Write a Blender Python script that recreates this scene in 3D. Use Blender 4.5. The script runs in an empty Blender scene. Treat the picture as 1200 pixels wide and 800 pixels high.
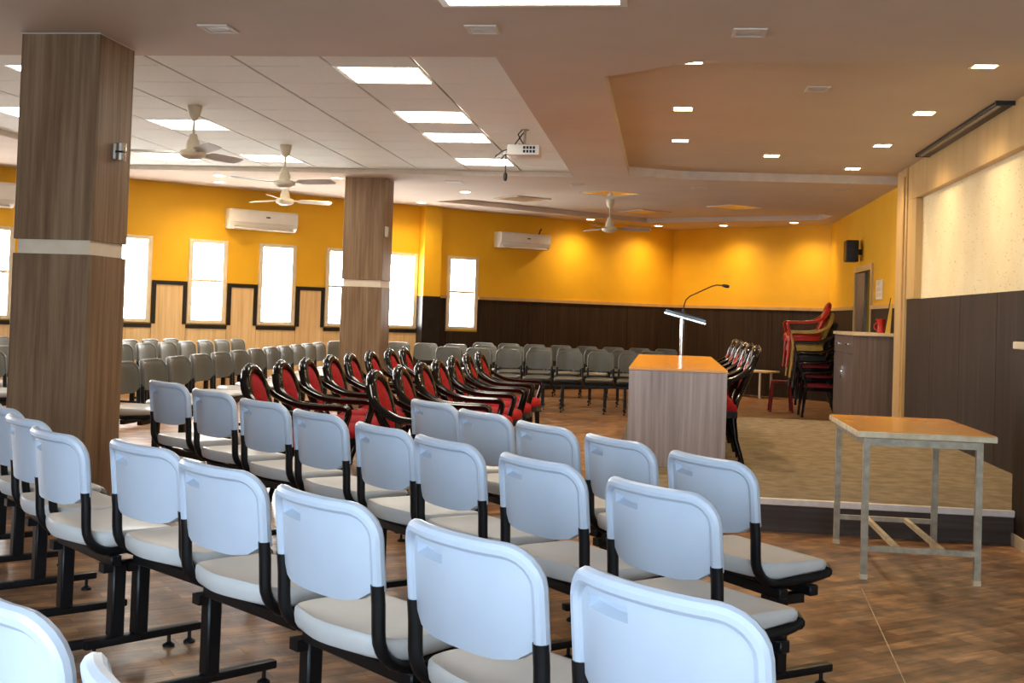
import bpy, bmesh, math, random
from mathutils import Vector, Matrix
from mathutils.geometry import delaunay_2d_cdt
random.seed(7)
PI = math.pi
scene = bpy.context.scene
COL = scene.collection
sin, cos, rad = math.sin, math.cos, math.radians

# ------------------------------------------------------------------ camera
EYE = Vector((0, 0, 1.28))
YAW, PITCH, ROLL, FPX, AXIS_Y = .1318, .0249, .0333, 1368.4, 333.7
fw = Vector((-sin(YAW)*cos(PITCH), cos(YAW)*cos(PITCH), sin(PITCH)))
rt = Vector((cos(YAW), sin(YAW), 0)); up = rt.cross(fw)
r2 = rt*cos(ROLL)+up*sin(ROLL); u2 = -rt*sin(ROLL)+up*cos(ROLL)
cam_data = bpy.data.cameras.new('camera')
cam_data.sensor_width = 36; cam_data.lens = 36*FPX/1200
cam_data.shift_y = -(400-AXIS_Y)/1200
cam_data.clip_start = .05
cam = bpy.data.objects.new('camera', cam_data); COL.objects.link(cam)
M3 = Matrix((r2, u2, -fw)).transposed()
cam.matrix_world = Matrix.Translation(EYE) @ M3.to_4x4()
scene.camera = cam

# ------------------------------------------------------------------ world, exposure
world = bpy.data.worlds.new('world'); scene.world = world; world.use_nodes = True
bg = world.node_tree.nodes['Background']
bg.inputs[0].default_value = (.75, .87, 1, 1); bg.inputs[1].default_value = 1.0
vs = scene.view_settings
vs.view_transform = 'Standard'; vs.look = 'None'; vs.gamma = 1; vs.exposure = 0.12
vs.use_curve_mapping = False
L_PANEL, L_WINDOW, L_ADDED_WINDOW, L_DOWN = 16.0, 22.0, 16.0, 30.0
SPOT_W = 42.0
C_DAY = (.58, .78, 1.0); C_WARM = (1, .76, .46); C_PANEL = (1, .93, .80)

# ------------------------------------------------------------------ materials
MATS = {}
def mat(name, col, rough=.5, metal=0, spec=.5, emit=0, ecol=None, coat=0, trans=0):
    m = bpy.data.materials.new(name); m.use_nodes = True
    b = m.node_tree.nodes['Principled BSDF']
    b.inputs['Base Color'].default_value = (*col, 1)
    b.inputs['Roughness'].default_value = rough
    b.inputs['Metallic'].default_value = metal
    b.inputs['Specular IOR Level'].default_value = spec
    b.inputs['Coat Weight'].default_value = coat
    b.inputs['Transmission Weight'].default_value = trans
    if emit:
        b.inputs['Emission Color'].default_value = (*(ecol or col), 1)
        b.inputs['Emission Strength'].default_value = emit
    MATS[name] = m
    return m
def nodes_of(m):
    nt = m.node_tree
    return nt, nt.nodes['Principled BSDF'], (lambda t: nt.nodes.new(t)), (lambda a, b: nt.links.new(a, b))
def ramp(N, stops):
    r = N('ShaderNodeValToRGB'); cr = r.color_ramp
    while len(cr.elements) < len(stops): cr.elements.new(.5)
    for e, (p, c) in zip(cr.elements, stops): e.position = p; e.color = (*c, 1)
    return r
def mottled(name, c1, c2, scale, rough=.6, bump=0, detail=4, vec=(1, 1, 1), spec=.4, lo=.35, hi=.65, metal=0, bscale=None, coat=0):
    m = mat(name, c1, rough, metal, spec, coat=coat)
    nt, b, N, L = nodes_of(m)
    tc = N('ShaderNodeTexCoord'); mp = N('ShaderNodeMapping'); mp.inputs['Scale'].default_value = vec
    L(tc.outputs['Object'], mp.inputs['Vector'])
    n = N('ShaderNodeTexNoise'); n.inputs['Scale'].default_value = scale; n.inputs['Detail'].default_value = detail
    L(mp.outputs[0], n.inputs['Vector'])
    r = ramp(N, [(lo, c1), (hi, c2)]); L(n.outputs[0], r.inputs[0]); L(r.outputs[0], b.inputs['Base Color'])
    if bump:
        bn = N('ShaderNodeBump'); bn.inputs['Strength'].default_value = bump; bn.inputs['Distance'].default_value = .01
        n2 = N('ShaderNodeTexNoise'); n2.inputs['Scale'].default_value = bscale or scale*3; n2.inputs['Detail'].default_value = 6
        L(mp.outputs[0], n2.inputs['Vector'])
        L(n2.outputs[0], bn.inputs['Height']); L(bn.outputs[0], b.inputs['Normal'])
    return m
def laminate(name, stops, rough=.42, along=2, spec=.4, fine=34):
    """wood-print laminate: streaks drawn out along one axis"""
    m = mat(name, stops[0][1], rough, 0, spec)
    nt, b, N, L = nodes_of(m)
    tc = N('ShaderNodeTexCoord')
    def streak(s, stretch, d):
        mp = N('ShaderNodeMapping'); v = [s, s, s]; v[along] = s*stretch; mp.inputs['Scale'].default_value = v
        L(tc.outputs['Object'], mp.inputs['Vector'])
        n = N('ShaderNodeTexNoise'); n.inputs['Scale'].default_value = 1; n.inputs['Detail'].default_value = d; n.inputs['Roughness'].default_value = .62
        L(mp.outputs[0], n.inputs['Vector']); return n
    a = streak(fine, .03, 5); c = streak(9, .07, 4)
    mx = N('ShaderNodeMix'); mx.data_type = 'FLOAT'; mx.inputs[0].default_value = .45
    L(a.outputs[0], mx.inputs[2]); L(c.outputs[0], mx.inputs[3])
    r = ramp(N, stops); L(mx.outputs[0], r.inputs[0]); L(r.outputs[0], b.inputs['Base Color'])
    bn = N('ShaderNodeBump'); bn.inputs['Strength'].default_value = .08; bn.inputs['Distance'].default_value = .004
    L(a.outputs[0], bn.inputs['Height']); L(bn.outputs[0], b.inputs['Normal'])
    return m

laminate('pillar_wood', [(.26, (.10, .056, .029)), (.46, (.22, .135, .076)), (.58, (.30, .195, .113)), (.76, (.39, .27, .165))], spec=.2)
laminate('grey_wood', [(.30, (.20, .145, .125)), (.5, (.36, .275, .245)), (.7, (.50, .40, .36))])
laminate('dark_wood', [(.30, (.017, .0095, .005)), (.5, (.034, .020, .0115)), (.7, (.056, .034, .020))], rough=.62, spec=.18)
laminate('oak_wood', [(.30, (.58, .36, .15)), (.5, (.74, .50, .24)), (.7, (.84, .62, .33))], rough=.5)
laminate('riser_wood', [(.30, (.034, .022, .016)), (.5, (.070, .048, .036)), (.7, (.12, .086, .066))], along=0, spec=.2)
laminate('cabinet_wood', [(.30, (.075, .052, .042)), (.5, (.13, .092, .075)), (.7, (.19, .14, .115))])
mottled('orange_top', (.74, .30, .04), (.78, .335, .048), 2, rough=.2, spec=.45, vec=(1, .25, 1), coat=.1)
mottled('table_edge', (.72, .60, .40), (.55, .42, .24), 14, rough=.5)
mottled('paint_yellow', (.78, .41, .016), (.84, .46, .022), 1.5, rough=.55, bump=.05, bscale=60, spec=.3)
mottled('ceiling_paint', (.57, .475, .385), (.61, .51, .415), 1.2, rough=.8, spec=.2)
mottled('recess_paint', (.57, .485, .39), (.61, .52, .42), 1.2, rough=.8, spec=.2)
mottled('tile_white', (.76, .79, .74), (.82, .85, .80), 60, rough=.75, spec=.25, bump=.08, bscale=300)
mottled('grid_dark', (.10, .09, .08), (.14, .125, .11), 10, rough=.7)
mottled('cove_white', (.62, .56, .46), (.70, .62, .52), 8, rough=.7)
mottled('trim_tan', (.50, .30, .12), (.58, .36, .15), 6, rough=.5)
mottled('gold_trim', (.52, .34, .13), (.60, .41, .18), 5, rough=.45, vec=(1, 1, .2))
mottled('black_trim', (.010, .008, .007), (.020, .016, .014), 9, rough=.4)
mottled('cream_band', (.80, .66, .48), (.86, .73, .56), 8, rough=.5)
mottled('window_frame', (.70, .58, .40), (.78, .66, .48), 6, rough=.45)
mottled('cap_light', (.66, .52, .33), (.74, .60, .40), 9, rough=.4)
mottled('nosing_white', (.74, .64, .55), (.84, .75, .66), 15, rough=.5)
mottled('wall_plain', (.55, .50, .42), (.60, .55, .46), 2, rough=.7)
mat('window_glow', (1, 1, 1), .5, emit=L_WINDOW, ecol=(.93, .97, 1))
mat('window_glow_back', (1, 1, 1), .5, emit=L_ADDED_WINDOW, ecol=C_DAY)  # panes of the unseen windows added as daylight source
mat('panel_glow', (1, 1, 1), .5, emit=L_PANEL, ecol=C_PANEL)
mat('down_glow', (1, 1, 1), .5, emit=L_DOWN, ecol=(1, .78, .42))
mat('panel_gloss', (.62, .55, .45), .10, spec=.8, coat=.6)
mottled('white_plastic', (.74, .71, .64), (.80, .77, .70), 4, rough=.35)
mottled('fan_cream', (.66, .58, .42), (.72, .64, .48), 8, rough=.35)
mottled('fan_blade', (.40, .39, .36), (.46, .45, .41), 4, rough=.4)
mottled('vent_metal', (.50, .44, .36), (.56, .50, .41), 8, rough=.5)
mottled('chrome', (.70, .69, .66), (.80, .79, .76), 6, rough=.12, metal=1)
mottled('grey_steel', (.30, .25, .175), (.46, .39, .28), 22, rough=.5, lo=.3, hi=.7)
mottled('black_metal', (.004, .004, .0045), (.008, .008, .009), 12, rough=.35, spec=.3)
mottled('chair_plastic', (.49, .56, .66), (.54, .61, .71), 3, rough=.33, spec=.5, bump=.015, bscale=220)
mottled('seat_plastic', (.56, .56, .55), (.63, .63, .61), 4, rough=.38, spec=.5, bump=.015, bscale=220)
mottled('grey_chair_plastic', (.105, .11, .097), (.13, .135, .12), 3, rough=.4, spec=.4)  # same chair plastic darkened: the hall's dimmer light is in this colour
mottled('black_lacquer', (.003, .0025, .0025), (.007, .005, .005), 30, rough=.12, spec=.45)
mottled('red_velvet', (.30, .004, .008), (.40, .008, .012), 30, rough=.75, spec=.2, bump=.05, bscale=200)
mottled('maroon_fabric', (.14, .004, .010), (.19, .008, .014), 25, rough=.7)
mottled('red_plastic', (.42, .02, .01), (.52, .03, .015), 6, rough=.3)
mottled('gold_plastic', (.42, .26, .05), (.52, .33, .08), 6, rough=.35)
mottled('door_grey', (.12, .10, .085), (.16, .135, .115), 5, rough=.5)
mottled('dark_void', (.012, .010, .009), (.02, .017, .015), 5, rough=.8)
mottled('black_plastic', (.010, .010, .010), (.018, .018, .018), 20, rough=.5)
mottled('paper_white', (.72, .68, .58), (.78, .74, .64), 20, rough=.8)
mottled('yellow_card', (.72, .45, .05), (.80, .52, .08), 8, rough=.5)
mat('acrylic', (.05, .05, .048), .12, spec=.5)

def floor_mat():
    m = mat('vinyl_floor', (.2, .1, .05), .32, 0, .45)
    nt, b, N, L = nodes_of(m)
    tc = N('ShaderNodeTexCoord'); mp = N('ShaderNodeMapping'); mp.inputs['Rotation'].default_value = (0, 0, rad(-38))
    L(tc.outputs['Object'], mp.inputs['Vector'])
    br = N('ShaderNodeTexBrick'); br.inputs['Scale'].default_value = 1
    br.inputs['Brick Width'].default_value = .30; br.inputs['Row Height'].default_value = .075
    br.inputs['Mortar Size'].default_value = .0012; br.inputs['Bias'].default_value = 0.0; br.offset = .37
    br.inputs['Color1'].default_value = (.45, .26, .132, 1); br.inputs['Color2'].default_value = (.19, .095, .048, 1)
    br.inputs['Mortar'].default_value = (.07, .035, .02, 1)
    L(mp.outputs[0], br.inputs['Vector'])
    mp2 = N('ShaderNodeMapping'); mp2.inputs['Scale'].default_value = (6, 40, 1); L(mp.outputs[0], mp2.inputs['Vector'])
    n = N('ShaderNodeTexNoise'); n.inputs['Scale'].default_value = 1; n.inputs['Detail'].default_value = 5; L(mp2.outputs[0], n.inputs['Vector'])
    n3 = N('ShaderNodeTexNoise'); n3.inputs['Scale'].default_value = 8; n3.inputs['Detail'].default_value = 3; L(mp.outputs[0], n3.inputs['Vector'])
    r = ramp(N, [(.3, (.62, .62, .62)), (.7, (1.28, 1.25, 1.2))]); L(n.outputs[0], r.inputs[0])
    r3 = ramp(N, [(.34, (.52, .52, .55)), (.66, (1.35, 1.25, 1.12))]); L(n3.outputs[0], r3.inputs[0])
    m1 = N('ShaderNodeMix'); m1.data_type = 'RGBA'; m1.blend_type = 'MULTIPLY'; m1.inputs[0].default_value = 1
    L(br.outputs['Color'], m1.inputs[6]); L(r.outputs[0], m1.inputs[7])
    m2 = N('ShaderNodeMix'); m2.data_type = 'RGBA'; m2.blend_type = 'MULTIPLY'; m2.inputs[0].default_value = 1
    L(m1.outputs[2], m2.inputs[6]); L(r3.outputs[0], m2.inputs[7])
    L(m2.outputs[2], b.inputs['Base Color'])
    bn = N('ShaderNodeBump'); bn.inputs['Strength'].default_value = .06; bn.inputs['Distance'].default_value = .003
    L(n.outputs[0], bn.inputs['Height']); L(bn.outputs[0], b.inputs['Normal'])
floor_mat()
mottled('carpet', (.175, .135, .088), (.255, .205, .14), 9, rough=.95, spec=.1, bump=.35, bscale=160, detail=8)
def screen_mat():
    m = mottled('screen_plaster', (.80, .68, .42), (.86, .75, .50), 2.2, rough=.7, spec=.3, bump=.25, bscale=26)
    nt, b, N, L = nodes_of(m)
    tc = N('ShaderNodeTexCoord'); mp = N('ShaderNodeMapping'); mp.inputs['Scale'].default_value = (1, 16, 60); L(tc.outputs['Object'], mp.inputs['Vector'])
    n = N('ShaderNodeTexNoise'); n.inputs['Scale'].default_value = 1; n.inputs['Detail'].default_value = 1; L(mp.outputs[0], n.inputs['Vector'])
    r = ramp(N, [(.66, (1, 1, 1)), (.74, (.74, .66, .50))]); L(n.outputs[0], r.inputs[0])
    src = b.inputs['Base Color'].links[0].from_socket
    mx = N('ShaderNodeMix'); mx.data_type = 'RGBA'; mx.blend_type = 'MULTIPLY'; mx.inputs[0].default_value = 1
    L(src, mx.inputs[6]); L(r.outputs[0], mx.inputs[7]); L(mx.outputs[2], b.inputs['Base Color'])
screen_mat()

# ------------------------------------------------------------------ mesh helpers
class MB:
    def __init__(s): s.v = []; s.f = []
    def box(s, x0, x1, y0, y1, z0, z1):
        b = len(s.v)
        s.v += [(x0, y0, z0), (x1, y0, z0), (x1, y1, z0), (x0, y1, z0), (x0, y0, z1), (x1, y0, z1), (x1, y1, z1), (x0, y1, z1)]
        s.f += [tuple(b+i for i in q) for q in ((0, 3, 2, 1), (4, 5, 6, 7), (0, 1, 5, 4), (1, 2, 6, 5), (2, 3, 7, 6), (3, 0, 4, 7))]
        return s
    def bar(s, p, q, w, h, upv=(0, 0, 1)):
        p = Vector(p); q = Vector(q); t = (q-p).normalized(); u = Vector(upv)
        if abs(t.dot(u)) > .98: u = Vector((0, 1, 0))
        a = t.cross(u).normalized(); c = a.cross(t).normalized(); b = len(s.v)
        for e in (p, q):
            for i, j in ((-1, -1), (1, -1), (1, 1), (-1, 1)): s.v.append(tuple(e+a*i*w/2+c*j*h/2))
        s.f += [tuple(b+i for i in k) for k in ((3, 2, 1, 0), (4, 5, 6, 7), (0, 1, 5, 4), (1, 2, 6, 5), (2, 3, 7, 6), (3, 0, 4, 7))]
        return s
    def tube(s, pts, r, n=10, closed=False, flat=(1, 1), upv=(0, 0, 1)):
        pts = [Vector(p) for p in pts]; m = len(pts)
        rs = r if isinstance(r, (list, tuple)) else [r]*m
        tang = []
        for i in range(m):
            if closed: t = pts[(i+1) % m]-pts[i-1]
            else: t = pts[min(i+1, m-1)]-pts[max(i-1, 0)]
            tang.append(t.normalized())
        u = Vector(upv)
        if abs(u.dot(tang[0])) > .95: u = Vector((0, 1, 0)) if abs(tang[0].y) < .9 else Vector((1, 0, 0))
        a = (u-tang[0]*u.dot(tang[0])).normalized(); base = len(s.v)
        for i in range(m):
            a = (a-tang[i]*a.dot(tang[i])).normalized(); c = tang[i].cross(a)
            for k in range(n):
                th = 2*PI*k/n
                s.v.append(tuple(pts[i]+a*cos(th)*rs[i]*flat[0]+c*sin(th)*rs[i]*flat[1]))
        for i in range(m if closed else m-1):
            j = (i+1) % m
            for k in range(n):
                l = (k+1) % n
                s.f.append((base+i*n+k, base+i*n+l, base+j*n+l, base+j*n+k))
        if not closed:
            s.f.append(tuple(base+k for k in reversed(range(n)))); s.f.append(tuple(base+(m-1)*n+k for k in range(n)))
        return s
    def lathe(s, prof, n=20, c=(0, 0, 0)):
        base = len(s.v); m = len(prof)
        for r, z in prof:
            for k in range(n): s.v.append((c[0]+r*cos(2*PI*k/n), c[1]+r*sin(2*PI*k/n), c[2]+z))
        for i in range(m-1):
            for k in range(n):
                l = (k+1) % n; s.f.append((base+i*n+k, base+i*n+l, base+(i+1)*n+l, base+(i+1)*n+k))
        s.f.append(tuple(base+k for k in reversed(range(n)))); s.f.append(tuple(base+(m-1)*n+k for k in range(n)))
        return s
    def prism(s, poly, z0, z1):
        b = len(s.v); n = len(poly)
        s.v += [(x, y, z0) for x, y in poly]+[(x, y, z1) for x, y in poly]
        s.f.append(tuple(b+i for i in reversed(range(n)))); s.f.append(tuple(b+n+i for i in range(n)))
        for i in range(n): j = (i+1) % n; s.f.append((b+i, b+j, b+n+j, b+n+i))
        return s
    def face(s, pts):
        b = len(s.v); s.v += [tuple(p) for p in pts]; s.f.append(tuple(range(b, b+len(pts)))); return s
    def xf(s, M):
        s.v = [tuple(M @ Vector(p)) for p in s.v]; return s
    def mesh(s, name, m, bevel=0, segs=2, sharp=40, merge=False):
        me = bpy.data.meshes.new(name); me.from_pydata(s.v, [], s.f); me.update()
        bm = bmesh.new(); bm.from_mesh(me)
        if merge: bmesh.ops.remove_doubles(bm, verts=bm.verts, dist=1e-5)
        bmesh.ops.recalc_face_normals(bm, faces=bm.faces)
        if bevel: bmesh.ops.bevel(bm, geom=bm.edges[:], offset=bevel, segments=segs, affect='EDGES', profile=.6, clamp_overlap=True)
        bm.to_mesh(me); bm.free()
        for p in me.polygons: p.use_smooth = True
        me.set_sharp_from_angle(angle=rad(sharp))
        me.materials.append(MATS[m])
        return me
    def build(s, name, m, parent=None, **k):
        return link(name, s.mesh(name, m, **k), parent)
def link(name, me, parent=None, loc=None, rotz=None):
    o = bpy.data.objects.new(name, me); COL.objects.link(o)
    if parent: o.parent = parent
    if loc: o.location = loc
    if rotz is not None: o.rotation_euler = (0, 0, rotz)
    return o
def tag(o, label, cat, group=None, kind=None):
    o['label'] = label; o['category'] = cat
    if group: o['group'] = group
    if kind: o['kind'] = kind
    return o
def thing(name, label, cat, loc=(0, 0, 0), rotz=0, group=None):
    o = bpy.data.objects.new(name, None); COL.objects.link(o); o.empty_display_size = .1
    o.location = loc; o.rotation_euler = (0, 0, rotz)
    return tag(o, label, cat, group)
def struct(o, label=None):
    o['kind'] = 'structure'
    if label: o['label'] = label
    return o
def copy_tree(o, parent=None):
    c = o.copy(); COL.objects.link(c); c.parent = parent
    for ch in o.children: copy_tree(ch, c)
    return c
ORD = ['first', 'second', 'third', 'fourth', 'fifth', 'sixth', 'seventh', 'eighth', 'ninth', 'tenth', 'eleventh', 'twelfth', 'thirteenth', 'fourteenth']

# ------------------------------------------------------------------ frame of the angled walls
A43 = rad(43)
WD = Vector((cos(A43), sin(A43), 0)); WN = Vector((sin(A43), -cos(A43), 0)); W0 = Vector((-4.96, 17.28, 0))
SOF, TILE_Z, REC_Z, XW = 2.95, 3.01, 3.05, 2.70
def wall_matrix(): # local x = along wall, y = out of room -> -y is room side, z up
    return Matrix.Translation(W0) @ Matrix((WD, -WN, Vector((0, 0, 1)))).transposed().to_4x4()
WM = wall_matrix()
C0 = W0+WD*6.92; C1 = Vector((XW, 20.0, 0)); 
SL = -10.76   # left end of the window wall
PL = W0+WD*SL
PB = Vector((-2.6*cos(A43)+3.2*sin(A43), -2.6*sin(A43)-3.2*cos(A43), 0))
ROOM = [(PL.x, PL.y), (C0.x, C0.y), (C1.x, C1.y), (XW, 7.42), (4.4, 7.42), (4.4, PB.y), (PB.x, PB.y)]

# floor
struct(MB().prism([(p[0], p[1]) for p in reversed(ROOM)], -.1, 0).build('floor', 'vinyl_floor', sharp=30), 'brown wood-print vinyl floor of the hall')
seam = MB(); 
for y0, y1 in ((.5, 5.9),): seam.bar((.655+.0*y0, y0, .0006), (.985, y1, .0006), .004, .001)
seam.build('vinyl_seam', 'table_edge', bpy.data.objects['floor'])

# ceiling with its recesses
REC_T = [(-6.865, 7.49), (-1.15, 7.49), (-1.15, 13.99), (-6.865, 13.99)]
REC_S = [(-.47, 8.10), (.14, 7.62), (XW-.02, 7.68), (XW-.02, 14.20), (.15, 14.02), (-.48, 13.69)]
REC_B = [(-.94, 15.31), (2.5, 18.38), (2.4, 19.2), (-.38, 20.5), (-3.5, 17.4)]
def inside(p, poly):
    c = False
    for i in range(len(poly)):
        (x1, y1), (x2, y2) = poly[i], poly[i-1]
        if (y1 > p[1]) != (y2 > p[1]) and p[0] < (x2-x1)*(p[1]-y1)/(y2-y1)+x1: c = not c
    return c
def ceiling():
    pts = []; edges = []
    for poly in (ROOM, REC_T, REC_S, REC_B):
        b = len(pts); pts += [Vector(p) for p in poly]; edges += [(b+i, b+(i+1) % len(poly)) for i in range(len(poly))]
    vv, ee, ff, *_ = delaunay_2d_cdt(pts, edges, [], 0, 1e-5)
    mb = MB(); mb.v = [(p.x, p.y, SOF) for p in vv]
    for f in ff:
        c = sum((vv[i] for i in f), Vector((0, 0)))/len(f)
        if inside(c, ROOM) and not any(inside(c, q) for q in (REC_T, REC_S, REC_B)): mb.f.append(tuple(f))
    o = struct(mb.build('ceiling', 'ceiling_paint'), 'brown painted false ceiling with stepped recesses')
    for poly, zt, m, nm in ((REC_T, 3.06, 'grid_dark', 'grid_backing'), (REC_S, REC_Z, 'recess_paint', 'recess_panel'), (REC_B, 3.03, 'recess_paint', 'recess_panel')):
        t = MB().prism(poly, zt, zt+.02); t.build(nm, m, o)
        e = MB(); n = len(poly)
        for i in range(n):
            a, b = poly[i], poly[(i+1) % n]
            e.face([(a[0], a[1], SOF), (b[0], b[1], SOF), (b[0], b[1], zt), (a[0], a[1], zt)])
        e.build('recess_edge', 'ceiling_paint' if poly is REC_B else 'cove_white', o)
    return o
CEIL = ceiling()
TP_X, TP_Y = .635, .6
tile_me = MB().box(.010, TP_X-.010, .006, TP_Y-.006, 0, .014).mesh('ceiling_tile', 'tile_white')
tile_half = MB().box(.010, TP_X-.010, .004, 13.985-(7.49+10*TP_Y), 0, .014).mesh('ceiling_tile', 'tile_white')
LIGHTS = {(1, 1): 'nearest ceiling light panel, right of the recessed tiles', (1, 4): 'second ceiling light panel in the column nearest the projector',
          (1, 6): 'third ceiling light panel in the column nearest the projector', (1, 9): 'farthest ceiling light panel, beside the projector',
          (5, 5): 'light panel above the nearer ceiling fan', (5, 9): 'far light panel between the two hanging fans', (7, 9): 'far light panel just right of the near pillar',
          (5, 1): 'near light panel cut by the left pillar top', (7, 4): 'light panel left of the near pillar'}
for i in range(9):
    for j in range(11):
        x = -1.15-(i+1)*TP_X; y = 7.49+j*TP_Y
        if (i, j) in LIGHTS:
            t = thing('ceiling_light_panel', 'square white lit '+LIGHTS[(i, j)], 'light panel', (x, y, TILE_Z), 0, 'square light panels in the tiled ceiling')
            MB().box(.03, TP_X-.03, .02, TP_Y-.02, .002, .012).build('diffuser', 'panel_glow', t)
            f = MB()
            f.box(.008, .03, .004, TP_Y-.004, -.002, .014).box(TP_X-.03, TP_X-.008, .004, TP_Y-.004, -.002, .014)
            f.box(.03, TP_X-.03, .004, .02, -.002, .014).box(.03, TP_X-.03, TP_Y-.02, TP_Y-.004, -.002, .014)
            f.build('frame', 'white_plastic', t)
        else:
            link('ceiling_tile', tile_half if j == 10 else tile_me, CEIL, (x, y, TILE_Z))
# lit panel over the camera side
t = thing('ceiling_light_panel', 'long lit ceiling panel at the top edge of the picture', 'light panel', (-.75, 5.85, SOF))
MB().box(-.46, .46, -.25, .31, -.012, -.004).build('diffuser', 'panel_glow', t)
f = MB().box(-.5, -.46, -.29, .35, -.016, 0).box(.46, .5, -.29, .35, -.016, 0).box(-.46, .46, -.29, -.25, -.016, 0).box(-.46, .46, .31, .35, -.016, 0)
f.build('frame', 'white_plastic', t)

# ------------------------------------------------------------------ window wall (wall_left) and far walls
WIN = [(-10.0, -9.6), (-9.3, -8.8), (-8.3, -7.75), (-7.2, -6.65), (-6.28, -5.77), (-5.2, -4.69), (-3.42, -2.90), (-2.32, -1.81), (-1.27, -.74), (-.19, .33), (.86, 1.36), (1.98, 2.52)]  # first five are out of view, added as light from the left
WZ0, WZ1, WT = 1.03, 2.16, .22
def wallmesh(holes, s0, s1, zt=3.08):
    mb = MB(); s = s0
    for a, b in holes:
        mb.box(s, a, 0, WT, 0, zt); mb.box(a, b, 0, WT, 0, WZ0); mb.box(a, b, 0, WT, WZ1, zt); s = b
    mb.box(s, s1, 0, WT, 0, zt); return mb
wl = wallmesh(WIN, SL, 6.92+.3).build('wall_left', 'paint_yellow'); wl.matrix_world = WM
struct(wl, 'yellow painted window wall running away behind the chair rows')
S_P0, S_P1 = 1.40, 1.72
# light oak wainscot with stepped black moulding, up to the pilaster
oak_holes = [w for w in WIN if w[1] < S_P0]
def oak(a, b, z1): MB().box(a+.003, b-.003, -.022, -.001, .0, z1).build('wainscot_panel', 'oak_wood', wl)
edges = [SL]+[e for w in oak_holes for e in (w[0]-.045, w[1]+.045)]+[S_P0]
for k in range(0, len(edges), 2):
    a, b = edges[k], edges[k+1]
    if b-a > .02: oak(a, b, 1.555)
for w in oak_holes: oak(w[0]-.045, w[1]+.045, .955)
tm = MB(); TW = .055
for k in range(0, len(edges), 2):
    a, b = edges[k], edges[k+1]
    if b-a > .05:
        tm.box(a, b, -.035, -.001, 1.53, 1.585)
        if k: tm.box(a, a+TW, -.035, -.001, .985, 1.53)
        if k < len(edges)-2: tm.box(b-TW, b, -.035, -.001, .985, 1.53)
for w in oak_holes: tm.box(w[0]-.045, w[1]+.045, -.035, -.001, .93, .985)
tm.build('black_moulding', 'black_trim', wl)
for n_, (a, b) in enumerate(WIN):
    t = bpy.data.objects.new('window_%d' % (n_+1), None); COL.objects.link(t); t.matrix_world = WM @ Matrix.Translation((a, 0, 0)); struct(t, 'narrow cream-framed window glowing white')
    w = b-a; g = MB(); fo = .035
    g.box(-.03, fo, -.02, .08, WZ0-.03, WZ1+.03).box(w-fo, w+.03, -.02, .08, WZ0-.03, WZ1+.03)
    g.box(fo, w-fo, -.02, .08, WZ0-.03, WZ0+.02).box(fo, w-fo, -.02, .08, WZ1-.02, WZ1+.03)
    mid = n_ % 2 == 1 or n_ == 11 or n_ == 0
    if n_ in (5, 7, 9, 11): g.box(fo, w-fo, .0, .07, 1.59, 1.63)
    g.build('window_frame', 'window_frame', t, bevel=.004, segs=1)
    if n_ in (5, 7, 9, 11):
        MB().box(fo, w-fo, .03, .04, WZ0+.02, 1.59).build('pane', 'window_glow', t); MB().box(fo, w-fo, .03, .04, 1.63, WZ1-.02).build('pane', 'window_glow', t)
    else: MB().box(fo, w-fo, .03, .04, WZ0+.02, WZ1-.02).build('pane', 'window_glow', t)
# pilaster between window wall and far wall
p = MB().box(S_P0, S_P1, -.18, -.001, 1.52, SOF).build('pilaster', 'paint_yellow', wl)
MB().box(S_P0-.01, S_P1, -.19, -.001, 0, 1.52).build('pilaster_base', 'black_trim', wl)
# dark wainscot on the far part
def darkpanels(parent, runs, y0=-.02, y1=-.001):
    for a, b, z0, z1 in runs: MB().box(a+.004, b-.004, y0, y1, z0, z1).build('wainscot_panel', 'dark_wood', parent)
runs = [(S_P1, 1.94, 0, 1.5), (1.94, 2.56, 0, .97), (2.56, 3.6, 0, 1.5)]
runs += [(3.6+k*1.11, 3.6+(k+1)*1.11, 0, 1.5) for k in range(3)]
darkpanels(wl, runs)
MB().box(2.56, 6.9, -.04, -.001, 1.5, 1.55).box(S_P1, 1.94, -.04, -.001, 1.5, 1.55).build('wainscot_cap', 'trim_tan', wl)
# end wall
EL = (C1-C0).length; ED = (C1-C0).normalized(); EN = Vector((ED.y, -ED.x, 0))  # toward room
EM = Matrix.Translation(C0) @ Matrix((ED, -EN, Vector((0, 0, 1)))).transposed().to_4x4()
we = MB().box(-.2, EL+.1, 0, .2, 0, 3.08).build('wall_end', 'paint_yellow'); we.matrix_world = EM; struct(we, 'yellow end wall beyond the stage')
darkpanels(we, [(k*EL/3, (k+1)*EL/3-.0, 0, 1.5) for k in range(3)])
MB().box(.04, EL-.02, -.04, -.001, 1.5, 1.55).build('wainscot_cap', 'trim_tan', we)
# right wall: far part with doorway (Y 14..20)
DY0, DY1, DZ = 15.98, 17.25, 2.03
wr = MB().box(XW, XW+.2, DY1, 20.2, 0, 3.08).box(XW, XW+.2, 13.9, DY0, 0, 3.08).box(XW, XW+.2, DY0, DY1, DZ, 3.08)
wr.box(XW+.04, XW+.24, 7.42, 13.9, 0, 3.12)
wr = struct(wr.build('wall_right', 'paint_yellow'), 'right wall with the stage panel and a doorway')
MB().box(XW-.02, XW-.001, DY1+.09, 19.97, 0, 1.5).build('wainscot_panel', 'dark_wood', wr)
MB().box(XW-.02, XW-.001, 13.96, DY0-.09, 0, 1.5).build('wainscot_panel', 'dark_wood', wr)
MB().box(XW-.04, XW-.001, DY1+.09, 19.96, 1.5, 1.55).box(XW-.04, XW-.001, 13.96, DY0-.09, 1.5, 1.55).build('wainscot_cap', 'trim_tan', wr)
d = bpy.data.objects.new('door_1', None); COL.objects.link(d); struct(d, 'doorway with grey door leaf half open behind the cabinet')
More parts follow.
